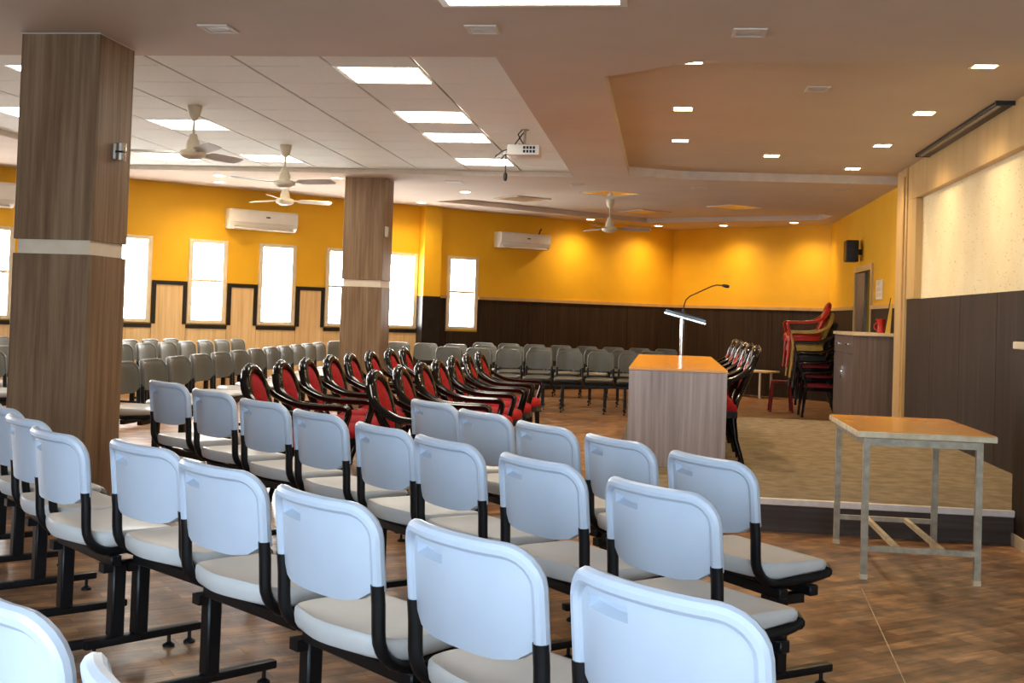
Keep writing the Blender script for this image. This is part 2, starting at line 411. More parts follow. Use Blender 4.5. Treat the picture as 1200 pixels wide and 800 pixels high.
MB().box(XW-.03, XW+.05, DY0-.08, DY0, 0, DZ+.08).box(XW-.03, XW+.05, DY1, DY1+.08, 0, DZ+.08).box(XW-.03, XW+.05, DY0, DY1, DZ, DZ+.08).build('door_frame', 'gold_trim', d)
MB().box(XW-.005, XW+.035, 16.55, DY1-.01, .02, DZ-.01).build('door_leaf', 'door_grey', d, bevel=.004, segs=1)
MB().box(XW+.5, XW+.52, DY0-.4, DY1+.4, 0, 2.4).build('dark_passage', 'dark_void', d)  # near-black sheet: the passage's darkness is put into its colour
# stage wall: frame, screen panel, wainscot
MB().box(XW-.10, XW+.03, 13.36, 13.88, .0, REC_Z).build('pilaster', 'gold_trim', wr, bevel=.006, segs=1)
MB().box(XW-.12, XW-.10, 13.40, 13.46, .0, REC_Z-.1).build('pilaster_bead', 'trim_tan', wr)
MB().box(XW-.08, XW+.03, 7.43, 13.35, 2.67, REC_Z+.01).build('panel_header', 'gold_trim', wr, bevel=.006, segs=1)
MB().box(XW-.08, XW+.03, 12.93, 13.35, 1.585, 2.67).build('panel_jamb', 'gold_trim', wr, bevel=.006, segs=1)
MB().box(XW-.01, XW+.03, 7.43, 12.93, 1.585, 2.67).build('plaster_panel', 'screen_plaster', wr)['label'] = 'cream textured plaster panel behind the stage'
yy = 13.35
for k in range(5):
    MB().box(XW-.07, XW+.03, yy-1.18+.004, yy-.002, .0, 1.583).build('wainscot_panel', 'dark_wood', wr); yy -= 1.185
# unseen closing walls
struct(MB().box(XW+.1, 4.4, 7.44, 7.62, 0, 3.08).build('wall_front', 'wall_plain'))
struct(MB().box(4.4, 4.6, PB.y, 7.6, 0, 3.08).build('wall_side', 'wall_plain'))
BD = (Vector((PB.x, PB.y, 0))-PL); BL = BD.length; BD.normalize(); BN = Vector((-BD.y, BD.x, 0))
BM = Matrix.Translation(PL) @ Matrix((BD, -BN, Vector((0, 0, 1)))).transposed().to_4x4()
WZ0b, WZ1b = WZ0, WZ1
bw = [(13.2, 14.3), (14.8, 15.9), (16.4, 17.5), (17.9, 18.9)]  # unseen windows, added to throw daylight on the near chairs
WZ0, WZ1 = .75, 2.45
def added_window(t, w):
    g = MB().box(-.03, .05, -.02, .08, WZ0-.03, WZ1+.03).box(w-.05, w+.03, -.02, .08, WZ0-.03, WZ1+.03).box(.05, w-.05, -.02, .08, WZ0-.03, WZ0+.03).box(.05, w-.05, -.02, .08, WZ1-.03, WZ1+.03).box(w/2-.02, w/2+.02, 0, .07, WZ0+.03, WZ1-.03)
    g.build('window_frame', 'window_frame', t)
    MB().box(.05, w/2-.02, .03, .04, WZ0+.03, WZ1-.03).build('pane', 'window_glow_back', t); MB().box(w/2+.02, w-.05, .03, .04, WZ0+.03, WZ1-.03).build('pane', 'window_glow_back', t)
wb = wallmesh(bw, -.2, BL+.2).build('wall_back', 'wall_plain'); wb.matrix_world = BM; struct(wb, 'back wall behind the camera with tall windows')
for k, (a, b) in enumerate(bw):
    t = bpy.data.objects.new('window_%d' % (len(WIN)+k+1), None); COL.objects.link(t); t.matrix_world = BM @ Matrix.Translation((a, 0, 0)); struct(t, 'tall daylight window behind the camera')
    added_window(t, b-a)
rwin = [(.9, 2.0), (2.6, 3.7)]  # two more unseen windows added for the same daylight
wq = wallmesh(rwin, PB.x-.2, 4.6).build('wall_rear', 'wall_plain'); RM = Matrix.Translation((0, PB.y, 0)) @ Matrix.Diagonal((1, -1, 1, 1)); wq.matrix_world = RM; struct(wq, 'rear wall behind the camera with two tall windows')
for k, (a, b) in enumerate(rwin):
    t = bpy.data.objects.new('window_%d' % (len(WIN)+len(bw)+k+1), None); COL.objects.link(t); t.matrix_world = RM @ Matrix.Translation((a, 0, 0)); struct(t, 'tall daylight window behind the camera')
    added_window(t, b-a)
WZ0, WZ1 = WZ0b, WZ1b

# ------------------------------------------------------------------ pillars
def pillar(n_, x0, x1, y0, y1, label):
    o = bpy.data.objects.new('pillar', None); COL.objects.link(o); struct(o, label)
    MB().box(x0+.02, x1-.02, y0+.02, y1-.02, 1.55, 1.66).build('cream_band', 'cream_band', o)
    for z0, z1 in ((0, 1.56), (1.65, SOF-.004)):
        t = .018
        for a in ((x0, x1, y0, y0+t), (x1-t, x1, y0+t, y1-t), (x0, x1, y1-t, y1), (x0, x0+t, y0+t, y1-t)):
            MB().box(*a, z0, z1).build('laminate_panel', 'pillar_wood', o, bevel=.003, segs=1)
    MB().box(x0-.003, x1+.003, y0-.003, y1+.003, SOF-.010, SOF-.004).build('top_bead', 'cove_white', o)
    return o
pillar(1, -4.07, -3.55, 6.84, 7.32, 'brown laminate pillar with a cream band, nearest the camera')
pillar(2, -4.07, -3.55, 14.32, 14.80, 'brown laminate pillar in the distance before the windows')
t = thing('wall_lamp', 'small chrome up-down lamp on the near pillar side', 'wall lamp', (-3.55, 7.10, 2.18))
MB().lathe([(.028, 0), (.034, .004), (.034, .05), (.030, .052)], 18, (.04, 0, 0)).build('lower_shade', 'chrome', t)
MB().lathe([(.030, 0), (.034, .002), (.034, .05), (.028, .054)], 18, (.04, 0, .062)).build('upper_shade', 'chrome', t)
MB().box(.001, .012, -.03, .03, .01, .11).build('backplate', 'white_plastic', t, bevel=.003, segs=1)
MB().box(.012, .06, -.02, .02, .05, .065).build('band', 'black_metal', t)
t = thing('wall_switch', 'small white switch on the far pillar', 'switch', (-3.55, 14.42, 2.2))
MB().box(.001, .03, -.05, .05, 0, .13).build('plate', 'white_plastic', t, bevel=.006)
MB().box(.03, .036, -.02, .02, .04, .09).build('rocker', 'white_plastic', t)

# ------------------------------------------------------------------ stage
st = thing('stage', 'low carpeted stage platform with a white nosing and dark riser', 'stage', (0, 0, 0))
MB().box(-.36, XW-.075, 7.36, 13.5, 0, .17).build('riser', 'riser_wood', st)
MB().box(-.36, XW-.072, 7.365, 13.5, .17, .20).build('carpet', 'carpet', st)
MB().box(-.365, XW-.6, 7.335, 7.364, .165, .205).build('nosing', 'nosing_white', st, bevel=.004, segs=1)
# half-height partition at the right edge
hw = thing('partition', 'waist-high brown partition with pale cap at the right edge', 'partition', (2.10, 5.4, 0))
MB().box(0, .5, 0, 2.01, 0, 1.17).build('panel', 'dark_wood', hw)
MB().box(-.015, .515, -.015, 2.01, 1.17, 1.215).build('cap', 'cap_light', hw, bevel=.005, segs=1)
MB().box(-.014, .0, 0, 2.01, 0, .07).build('base_strip', 'cap_light', hw)

# ------------------------------------------------------------------ downlights, vents, ceiling fittings
def downlight(x, y, z, label, group, square=True, power=SPOT_W, r=.075, tilt=None, size=110):
    t = thing('downlight', label, 'downlight', (x, y, z), 0, group)
    if square:
        f = MB().box(-r-.015, r+.015, -r-.015, -r, -.008, 0).box(-r-.015, r+.015, r, r+.015, -.008, 0).box(-r-.015, -r, -r, r, -.008, 0).box(r, r+.015, -r, r, -.008, 0)
        f.build('bezel', 'white_plastic', t); MB().box(-r, r, -r, r, -.005, -.001).build('lens', 'down_glow', t)
    else:
        n = 24; f = MB(); f.lathe([(r+.015, 0), (r+.015, -.006), (r, -.009), (r, 0)], n); f.f = f.f[:-2]
        f.build('bezel', 'white_plastic', t); MB().lathe([(r, -.001), (r, -.005), (r*.6, -.008)], n).build('lens', 'down_glow', t)
    ld = bpy.data.lights.new('downlight_lamp', 'SPOT'); ld.energy = power; ld.color = C_WARM; ld.spot_size = rad(size); ld.spot_blend = 1.0; ld.shadow_soft_size = .05
    lo = bpy.data.objects.new('lamp', ld); COL.objects.link(lo); lo.parent = t; lo.location = (0, 0, -.02)
    return t
names = ['near left', 'second on the left', 'third on the left', 'far middle', 'far right', 'third on the right', 'second on the right', 'nearest on the right']
for (x, y), nm in zip([(.12, 8.02), (.09, 9.85), (.09, 11.60), (1.06, 12.58), (2.04, 13.52), (2.05, 11.75), (2.06, 9.94), (2.07, 8.11)], names):
    downlight(x, y, REC_Z, 'square warm downlight in the stage ceiling, '+nm, 'square downlights above the stage', r=.075, power=SPOT_W*1.8, size=155)
for (x, y), nm in zip([(-5.78, 14.45), (-6.1, 15.25), (-4.23, 14.50), (-3.77, 17.55), (-2.8, 15.9), (-1.33, 20.0), (-.18, 21.05), (.95, 20.65), (2.06, 19.75)],
                      ['left of the fans, the nearer of a pair', 'left of the fans, the farther of a pair', 'just left of the far pillar', 'above the yellow pilaster', 'in front of the end window', 'left of the far fan by the yellow wall', 'right of the far fan by the corner', 'over the end wall, left of two', 'over the end wall, right of two']):
    near_wall = y > 17
    downlight(x, y, SOF, 'round warm downlight '+nm, 'round downlights along the yellow walls', square=False, r=.07, power=SPOT_W*(2.3 if near_wall else 2.0), size=150)
def vent(x, y, z, label, w=.19, dd=.20):
    t = thing('ceiling_vent', label, 'vent', (x, y, z), 0, 'small square ceiling vents')
    f = MB().box(-w/2, w/2, -dd/2, -dd/2+.02, -.008, 0).box(-w/2, w/2, dd/2-.02, dd/2, -.008, 0).box(-w/2, -w/2+.02, -dd/2+.02, dd/2-.02, -.008, 0).box(w/2-.02, w/2, -dd/2+.02, dd/2-.02, -.008, 0)
    f.build('frame', 'cove_white', t)
    for k in range(5): MB().box(-w/2+.02, w/2-.02, -dd/2+.026+k*.031, -dd/2+.046+k*.031, -.005, -.001).build('slat', 'vent_metal', t)
vent(-2.74, 6.74, SOF, 'square ceiling vent right of the near pillar top'); vent(-1.12, 6.75, SOF, 'square ceiling vent near the tiled recess corner')
vent(.43, 6.82, SOF, 'square ceiling vent before the stage recess'); vent(1.08, 8.97, REC_Z, 'square ceiling vent inside the stage recess', .17, .2)
vent(-2.74, 14.7, SOF, 'small ceiling vent beyond the far pillar'); vent(-1.16, 14.75, SOF, 'small ceiling vent beyond the projector')
vent(2.1, 14.85, SOF, 'small ceiling vent near the gold pilaster'); vent(.37, 14.9, SOF, 'small ceiling vent beyond the stage recess edge')
def gloss_panel(x, y, label):
    t = thing('ceiling_panel', label, 'ceiling panel', (x, y, 3.028), A43, 'diagonal glossy panels in the far ceiling')
    MB().box(-.29, .29, -.29, .29, -.012, -.004).build('diffuser', 'panel_gloss', t)
    MB().box(-.31, -.29, -.31, .31, -.015, 0).box(.29, .31, -.31, .31, -.015, 0).box(-.29, .29, -.31, -.29, -.015, 0).box(-.29, .29, .29, .31, -.015, 0).build('frame', 'vent_metal', t)
gloss_panel(-.83, 16.4, 'unlit diagonal ceiling panel above the far fan'); gloss_panel(-.40, 19.2, 'unlit diagonal ceiling panel nearest the far corner')
gloss_panel(1.0, 18.05, 'unlit diagonal ceiling panel above the end wall'); gloss_panel(-2.2, 17.45, 'unlit diagonal ceiling panel above the far air conditioner')
t = thing('screen_housing', 'long black projection screen housing fixed under the stage ceiling', 'screen housing', (2.55, 9.4, REC_Z))
MB().box(-.07, .07, 0, 2.9, -.03, 0).build('casing', 'black_metal', t, bevel=.01)
MB().box(-.045, -.02, .05, 2.85, -.038, -.029).build('lower_bar', 'grey_steel', t)
MB().box(-.075, .075, -.02, .0, -.034, 0).build('end_cap', 'black_plastic', t); MB().box(-.075, .075, 2.9, 2.92, -.034, 0).build('end_cap', 'black_plastic', t)

def fan(x, y, zt, zh, a0, label, mb_, bl='fan_blade'):
    t = thing('ceiling_fan', label, 'ceiling fan', (x, y, zh), 0, 'ceiling fans')
    H_ = zt-zh
    MB().lathe([(.022, H_-.13), (.05, H_-.09), (.062, H_-.03), (.066, H_)], 20).build('canopy', mb_, t)
    MB().lathe([(.011, .10), (.011, H_-.11)], 10).build('rod', mb_, t)
    MB().lathe([(.03, .16), (.04, .12), (.055, .09), (.06, .06), (.062, .03), (.062, .028)], 20).build('motor_cup', mb_, t)
    MB().lathe([(.06, .03), (.105, .015), (.118, -.01), (.110, -.035), (.07, -.055), (.02, -.062)], 24).build('motor', mb_, t)
    for k in range(3):
        a = a0+k*2*PI/3
        R_ = Matrix.Rotation(a, 4, 'Z') @ Matrix.Rotation(rad(-14), 4, 'X')
        b_ = MB().bar((.10, 0, 0), (.2, 0, 0), .035, .006)
        poly = [(.18, -.05), (.22, -.066), (.5, -.072), (.60, -.06), (.615, 0), (.60, .06), (.5, .072), (.22, .066), (.18, .05)]
        b_.prism(poly, -.003, .003)
        b_.xf(R_).build('blade', bl, t)
fan(-4.15, 9.74, TILE_Z, 2.60, rad(-50), 'cream ceiling fan hanging nearest, just right of the near pillar', 'fan_cream')
fan(-4.10, 12.07, TILE_Z, 2.61, rad(-14), 'cream ceiling fan hanging in front of the long air conditioner', 'fan_cream')
fan(-4.86, 14.35, SOF, 2.63, rad(-88), 'cream ceiling fan farthest left, seen below another fan', 'fan_cream', 'fan_cream')
fan(-.87, 17.38, 3.03, 2.60, rad(8), 'dark-bladed ceiling fan in front of the far yellow wall', 'fan_cream')

# projector
t = thing('projector', 'white ceiling projector with black cables under the tiled recess', 'projector', (-1.36, 10.83, 2.76))
MB().box(-.15, .15, -.11, .11, 0, .095).build('body', 'white_plastic', t, bevel=.012)
for i in range(4):
    for j in range(2): MB().box(.0+i*.03, .022+i*.03, -.114, -.109, .02+j*.035, .045+j*.035).build('vent', 'black_plastic', t)
MB().box(-.05, .05, -.05, .05, .095, .11).build('bracket', 'grey_steel', t); MB().lathe([(.014, .11), (.014, .245), (.04, .246), (.04, .25)], 12).build('mount_pole', 'grey_steel', t)
b_ = MB()
b_.tube([(-.13, -.05, .06), (-.2, -.06, .04), (-.26, -.05, .0), (-.28, -.02, -.04), (-.24, 0, -.06), (-.17, 0, .03), (-.1, 0, .1), (-.03, .0, .2), (0, .02, .245)], .006, 6)
b_.tube([(.0, -.03, .1), (-.04, -.05, .16), (-.06, -.04, .2), (-.03, 0, .245)], .006, 6)
b_.build('cable', 'black_plastic', t)
MB().tube([(-.14, -.06, .03), (-.2, -.08, .0), (-.27, -.06, -.03), (-.22, -.05, -.02), (-.16, -.05, .05)], .005, 6).build('white_cable', 'white_plastic', t)
t = thing('hanging_plug', 'small black plug hanging below the ceiling beside the projector', 'plug', (-1.70, 12.0, 2.66))
MB().lathe([(.006, .09), (.006, .33)], 6).build('cord', 'black_plastic', t); MB().lathe([(.012, 0), (.022, .02), (.022, .07), (.008, .095)], 10).build('plug_body', 'black_plastic', t)

# air conditioners on the window wall
def aircon(s0, s1, z0, z1, label):
    t = bpy.data.objects.new('air_conditioner', None); COL.objects.link(t); t.matrix_world = WM @ Matrix.Translation((s0, 0, z0)); tag(t, label, 'air conditioner', 'wall air conditioners')
    w, h = s1-s0, z1-z0
    prof = [(-.001, 0), (-.13, 0), (-.19, .045), (-.215, .10), (-.215, h-.03), (-.19, h), (-.001, h)]
    b_ = MB(); n = len(prof)
    b_.v = [(0, y, z) for y, z in prof]+[(w, y, z) for y, z in prof]
    b_.f = [tuple(range(n)), tuple(reversed(range(n, 2*n)))]+[(i, n+i, n+(i+1) % n, (i+1) % n) for i in range(n)]
    b_.build('body', 'white_plastic', t, bevel=.008)
    MB().bar((.06, -.175, .028), (w-.06, -.175, .028), .09, .008, (0, .75, -1)).build('louver', 'cove_white', t)
    MB().box(.06, w-.06, -.217, -.214, .092, .096).build('seam', 'vent_metal', t)
    MB().box(w*.52, w*.58, -.2185, -.2145, h*.62, h*.69).build('badge', 'black_plastic', t)
    return t
aircon(-1.84, -.80, 2.37, 2.65, 'white air conditioner between windows, right of the near pillar')
aircon(2.85, 3.88, 2.38, 2.64, 'white air conditioner on the far dim yellow wall')
aircon(-5.75, -4.72, 2.42, 2.74, 'white air conditioner at the left picture edge')
t = bpy.data.objects.new('pipe_bracket', None); COL.objects.link(t); t.matrix_world = WM @ Matrix.Translation((3.72, -.08, 2.645)); tag(t, 'small dark pipe stub above the far air conditioner', 'pipe')
MB().tube([(0, 0, 0), (.02, 0, .06), (.05, 0, .10)], .012, 8).build('stub', 'black_plastic', t)

# ------------------------------------------------------------------ tandem chair
def back_mesh(w=.49, top=.802, plastic='chair_plastic'):
    """moulded back: sleeve over the tube (top and both sides) with a curved panel and a hand slot"""
    mb = MB(); r = .0185; hw_ = w/2-r; zt = top-r; rc = .07; zs = .585
    lean = lambda z: -.10*(z-.79)       # y goes back with height
    bow = lambda x: .055*(abs(x)/hw_)**2.4-.02    # middle of the back bulges rearwards
    path = [(-hw_, zs), (-hw_, zt-rc)]
    for k in range(1, 7): a = PI-k*PI/12; path.append((-hw_+rc+rc*cos(a), zt-rc+rc*sin(a)))
    for k in range(1, 8): x = -hw_+rc+(2*hw_-2*rc)*k/8; path.append((x, zt))
    for k in range(0, 7): a = PI/2-k*PI/12; path.append((hw_-rc+rc*cos(a), zt-rc+rc*sin(a)))
    path += [(hw_, zs)]
    full = [(x, lean(z)+bow(x), z) for x, z in path]
    mb.tube(full, r, 10, flat=(1, 1.0), upv=(0, 1, 0))
    # panel grid
    def outline_top(x):
        ax = abs(x); return zt if ax < hw_-rc else zt-rc+math.sqrt(max(rc*rc-(ax-hw_+rc)**2, 0))
    def outline_bot(x): return .545+.055*abs(x/hw_)**6
    xs = [-hw_, -hw_*.94, -.205, -.170, -.13, -.085, -.04, -.015, .04, .08, .12, .17, hw_*.94, hw_]
    vs_ = [0, .04, .09, .12, .25, .29, .4, .55, .7, .85, .95, 1]
    nx, nv = len(xs), len(vs_)
    def P(i, j, dy):
        x = xs[i]; zt_, zb = outline_top(x)-.004, outline_bot(x); z = zt_+(zb-zt_)*vs_[j]
        sink = .006
        return (x, lean(z)+bow(x)+sink+dy, z)
    hole = lambda i, j: 3 <= i < 6 and 3 <= j < 4 or (3 <= i < 6 and j == 4 and False)
    B = len(mb.v)
    for i in range(nx):
        for j in range(nv): mb.v.append(P(i, j, -.006))
    F = len(mb.v)
    for i in range(nx):
        for j in range(nv): mb.v.append(P(i, j, .026-.022*abs(xs[i]/hw_)**5-.010*(1-vs_[j])**8))
    ib = lambda i, j: B+i*nv+j
    jf = lambda i, j: F+i*nv+j
    for i in range(nx-1):
        for j in range(nv-1):
            if not hole(i, j): mb.f.append((ib(i, j), ib(i+1, j), ib(i+1, j+1), ib(i, j+1)))
            mb.f.append((jf(i, j), jf(i, j+1), jf(i+1, j+1), jf(i+1, j)))
    for i in range(nx-1):
        mb.f.append((ib(i, nv-1), ib(i+1, nv-1), jf(i+1, nv-1), jf(i, nv-1)))
        mb.f.append((ib(i, 0), jf(i, 0), jf(i+1, 0), ib(i+1, 0)))
    # pocket of the hand slot
    i0, i1, j0, j1 = 3, 6, 3, 4
    ring = [ib(i, j0) for i in range(i0, i1+1)]+[ib(i, j1) for i in range(i1, i0-1, -1)]
    deep = []
    for q in ring:
        x, y, z = mb.v[q]; deep.append(len(mb.v)); mb.v.append((x+(.008 if x < -.1 else -.004), y+(.024 if z > mb.v[ring[-1]][2]+.004 else .020), z+(-.002 if z > mb.v[ring[-1]][2]+.004 else .012)))
    n = len(ring)
    for k in range(n): mb.f.append((ring[k], ring[(k+1) % n], deep[(k+1) % n], deep[k]))
    m_ = n//2
    for k in range(m_-1): mb.f.append((deep[k], deep[k+1], deep[n-2-k], deep[n-1-k]))
    return mb
def seat_mesh(w=.49):
    """moulded seat: rounded outline, rolled lip, shallow dish"""
    mb = MB(); h = w/2; y0, y1 = .025, .400; out = []
    def arc(cx, cy, r, a0, a1, n=7):
        for k in range(n+1): a = rad(a0+(a1-a0)*k/n); out.append((cx+r*cos(a), cy+r*sin(a)))
    arc(h-.055, y1-.055, .055, 0, 90); arc(-h+.055, y1-.055, .055, 90, 180)
    arc(-h+.11, y0+.14, .11, 180, 250)
    for k in range(1, 6): x = -.11+.22*k/6; out.append((x, y0+.036*(x/.135)**2))
    arc(h-.11, y0+.14, .11, 290, 360)
    cx, cy = 0, .215; n = len(out)
    def lift(y): return .012*max(0, (y0+.10-y)/.10)-.014*max(0, (y-y1+.08)/.08)**2
    rings = [(.955, -.056, 1), (.985, -.046, 1), (1, -.026, 1), (.995, -.008, 1), (.965, 0, 1), (.90, -.004, 0), (.75, -.012, 0), (.5, -.017, 0), (.25, -.019, 0)]
    for f, z, lip in rings:
        for x, y in out:
            yy = cy+(y-cy)*f; th = .72 if (y > .3 and z < -.02) else 1
            mb.v.append((cx+(x-cx)*f, yy, .456+lift(yy)+z*th))
    for q in range(len(rings)-1):
        for k in range(n): l = (k+1) % n; mb.f.append((q*n+k, q*n+l, (q+1)*n+l, (q+1)*n+k))
    mb.f.append(tuple(reversed(range(n)))); b = len(mb.v); mb.v.append((cx, cy, .436)); q = len(rings)-1
    for k in range(n): mb.f.append((q*n+k, q*n+(k+1) % n, b))
    return mb
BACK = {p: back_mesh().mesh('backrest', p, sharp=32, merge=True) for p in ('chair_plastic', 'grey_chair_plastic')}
SEAT = {'chair_plastic': seat_mesh().mesh('seat', 'seat_plastic', sharp=60), 'dark_seat': seat_mesh().mesh('seat', 'grey_chair_plastic', sharp=60)}; SEAT['grey_chair_plastic'] = SEAT['chair_plastic']; BACK['dark_seat'] = BACK['grey_chair_plastic']  # far-row seats use the darkened plastic, shade of the far end in colour
def side_tube(sx):
    x = sx*(.49/2-.0185)
    pts = [(x, .050, .60), (x, .055, .55), (x, .058, .48)]
    for k in range(1, 7): a = k*PI/12; pts.append((x, .058+.09*(1-cos(a)), .48-.095*sin(a)))
    pts += [(x, .20, .386), (x, .32, .390), (x, .365, .398), (x*.97, .392, .406)]
    return MB().tube(pts, .0165, 10, flat=(1, 1.25), upv=(0, 1, 0)).mesh('side_tube', 'black_metal', sharp=60)
SIDE = {-1: side_tube(-1), 1: side_tube(1)}
RAIL = [MB().box(-.26, .26, y-.02, y+.02, .335, .372).mesh('cross_rail', 'black_metal', bevel=.004, segs=1) for y in (.16, .30)]
FRONT = MB().tube([(-.228, .385, .404), (-.20, .403, .412), (-.15, .412, .414), (0, .414, .414), (.15, .412, .414), (.20, .403, .412), (.228, .385, .404)], .022, 10).mesh('front_rail', 'black_metal', sharp=60)
LEGM = MB().box(-.027, .027, .165, .215, .07, .338).mesh('leg', 'black_metal', bevel=.006, segs=1)
GUS = MB().face([(0, .12, .345), (0, .21, .26), (0, .30, .345)]); GUS = MB().box(-.022, .022, .13, .29, .305, .338).mesh('bracket', 'black_metal')
FOOT = MB().box(-.02, .02, -.02, .44, .045, .075).mesh('foot_bar', 'black_metal', bevel=.008, segs=2)
LEVEL = MB().lathe([(.022, 0), (.022, .008), (.012, .014), (.007, .018), (.007, .046)], 12).mesh('levelling_foot', 'black_metal', sharp=50)
def make_chair(plastic, legs):
    t = thing('hall_chair', 'x', 'chair')
    link('backrest', BACK[plastic], t); link('seat', SEAT[plastic], t)
    for s in (-1, 1): link('side_tube', SIDE[s], t)
    for r_ in RAIL: link('cross_rail', r_, t)
    link('front_rail', FRONT, t)
    for lx in legs:
        link('leg', LEGM, t, (lx, 0, 0)); link('bracket', GUS, t, (lx, 0, 0))
        f_ = link('foot_bar', FOOT, t, (lx, 0, 0))
        for y in (.02, .40): link('levelling_foot', LEVEL, f_, (0, y, 0))
    return t
PROTO = {}
def chair(x, y, rz, label, group, plastic='chair_plastic', legs=(-.285,), sx=1):
    k = (plastic, legs)
    if k not in PROTO: t = PROTO[k] = make_chair(plastic, legs)
    else: t = copy_tree(PROTO[k])
    t.location = (x, y, 0); t.rotation_euler = (0, 0, rz); t.scale = (sx, 1, 1)
    t['label'] = label; t['group'] = group
    return t
SC = .49/.44; SCB = 1.05
def row(tls, ang, what, group, last=True, offs=.222, turn=()):
    """chairs given by the left top corner of each back, listed from the left end of the row"""
    n = len(tls); a = rad(ang)
    for k, (x, y) in enumerate(tls):
        end = k == n-1
        b = rad(turn[k]) if k < len(turn) else a
        chair(x*SC+cos(b)*offs, y*SC+sin(b)*offs, b, what(k, n), group, legs=(-.285, .2) if (end and last) else (-.285,))
rw = lambda where: (lambda k, n: 'pale blue-grey plastic chair, %s from the right in %s' % (ORD[n-1-k], where))
row([(-2.86, 6.21), (-2.41, 5.74), (-1.98, 5.27), (-1.58, 4.84), (-1.19, 4.41), (-.88, 4.06), (-.52, 3.66), (-.16, 3.23)], -48, rw('the second foreground row'), 'pale chairs of the second foreground row', turn=(-39, -41, -41, -44, -47))
row([(-1.25, 5.68), (-.93, 5.22), (-.61, 4.78), (-.30, 4.38), (.01, 3.95)], -53, rw('the short row before the stage table'), 'pale chairs of the row before the stage', turn=(-48, -49, -51))
row([(-1.74, 3.50), (-1.36, 3.15), (-.95, 2.78), (-.54, 2.42), (-.16, 2.06)], -42.5, rw('the nearest full row'), 'pale chairs of the nearest full row', turn=(-36.5, -38, -41))
row([(-3.07, 4.86), (-2.76, 4.48), (-2.45, 4.11), (-2.14, 3.74)], -49, lambda k, n: 'pale plastic chair at the left edge before the pillar, %s from the right' % ORD[n-1-k], 'pale chairs at the left edge before the pillar', turn=(-44, -43, -42, -41))
row([(-1.12, 1.76), (-.72, 1.39)], -43, lambda k, n: ('pale chair back cut by the bottom left picture corner', 'curled top corner of a pale chair at the bottom picture edge')[k], 'pale chairs cut by the bottom edge', last=False)

# hall chairs farther off, their dimmer light put into a darker plastic
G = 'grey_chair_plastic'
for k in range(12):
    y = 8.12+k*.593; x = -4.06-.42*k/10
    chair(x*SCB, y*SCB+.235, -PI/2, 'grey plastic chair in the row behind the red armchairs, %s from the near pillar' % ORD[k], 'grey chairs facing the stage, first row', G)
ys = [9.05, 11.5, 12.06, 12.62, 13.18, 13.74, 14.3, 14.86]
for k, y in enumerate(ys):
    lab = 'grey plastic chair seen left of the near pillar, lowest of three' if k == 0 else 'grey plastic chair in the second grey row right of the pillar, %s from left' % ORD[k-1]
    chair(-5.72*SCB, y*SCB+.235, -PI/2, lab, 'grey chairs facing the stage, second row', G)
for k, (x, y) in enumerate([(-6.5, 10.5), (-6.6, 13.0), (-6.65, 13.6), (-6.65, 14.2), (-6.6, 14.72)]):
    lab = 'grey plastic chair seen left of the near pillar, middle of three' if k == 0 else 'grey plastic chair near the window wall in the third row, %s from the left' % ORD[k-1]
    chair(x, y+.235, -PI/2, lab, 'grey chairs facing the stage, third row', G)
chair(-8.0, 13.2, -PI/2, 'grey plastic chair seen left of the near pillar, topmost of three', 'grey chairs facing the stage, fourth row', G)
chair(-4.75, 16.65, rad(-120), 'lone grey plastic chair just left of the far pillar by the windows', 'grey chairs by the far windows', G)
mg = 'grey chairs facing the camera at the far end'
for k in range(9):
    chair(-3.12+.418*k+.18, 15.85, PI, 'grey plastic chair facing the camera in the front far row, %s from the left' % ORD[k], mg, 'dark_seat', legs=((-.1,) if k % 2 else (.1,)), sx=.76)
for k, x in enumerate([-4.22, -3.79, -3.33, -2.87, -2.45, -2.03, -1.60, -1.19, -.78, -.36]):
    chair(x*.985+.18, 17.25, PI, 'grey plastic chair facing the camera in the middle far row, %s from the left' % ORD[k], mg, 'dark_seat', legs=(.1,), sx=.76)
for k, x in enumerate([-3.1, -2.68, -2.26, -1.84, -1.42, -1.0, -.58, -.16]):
    chair(x+.18, 18.8, PI, 'grey plastic chair facing the camera in the rearmost far row, %s from the left' % ORD[k], mg, 'dark_seat', legs=(.1,), sx=.76)

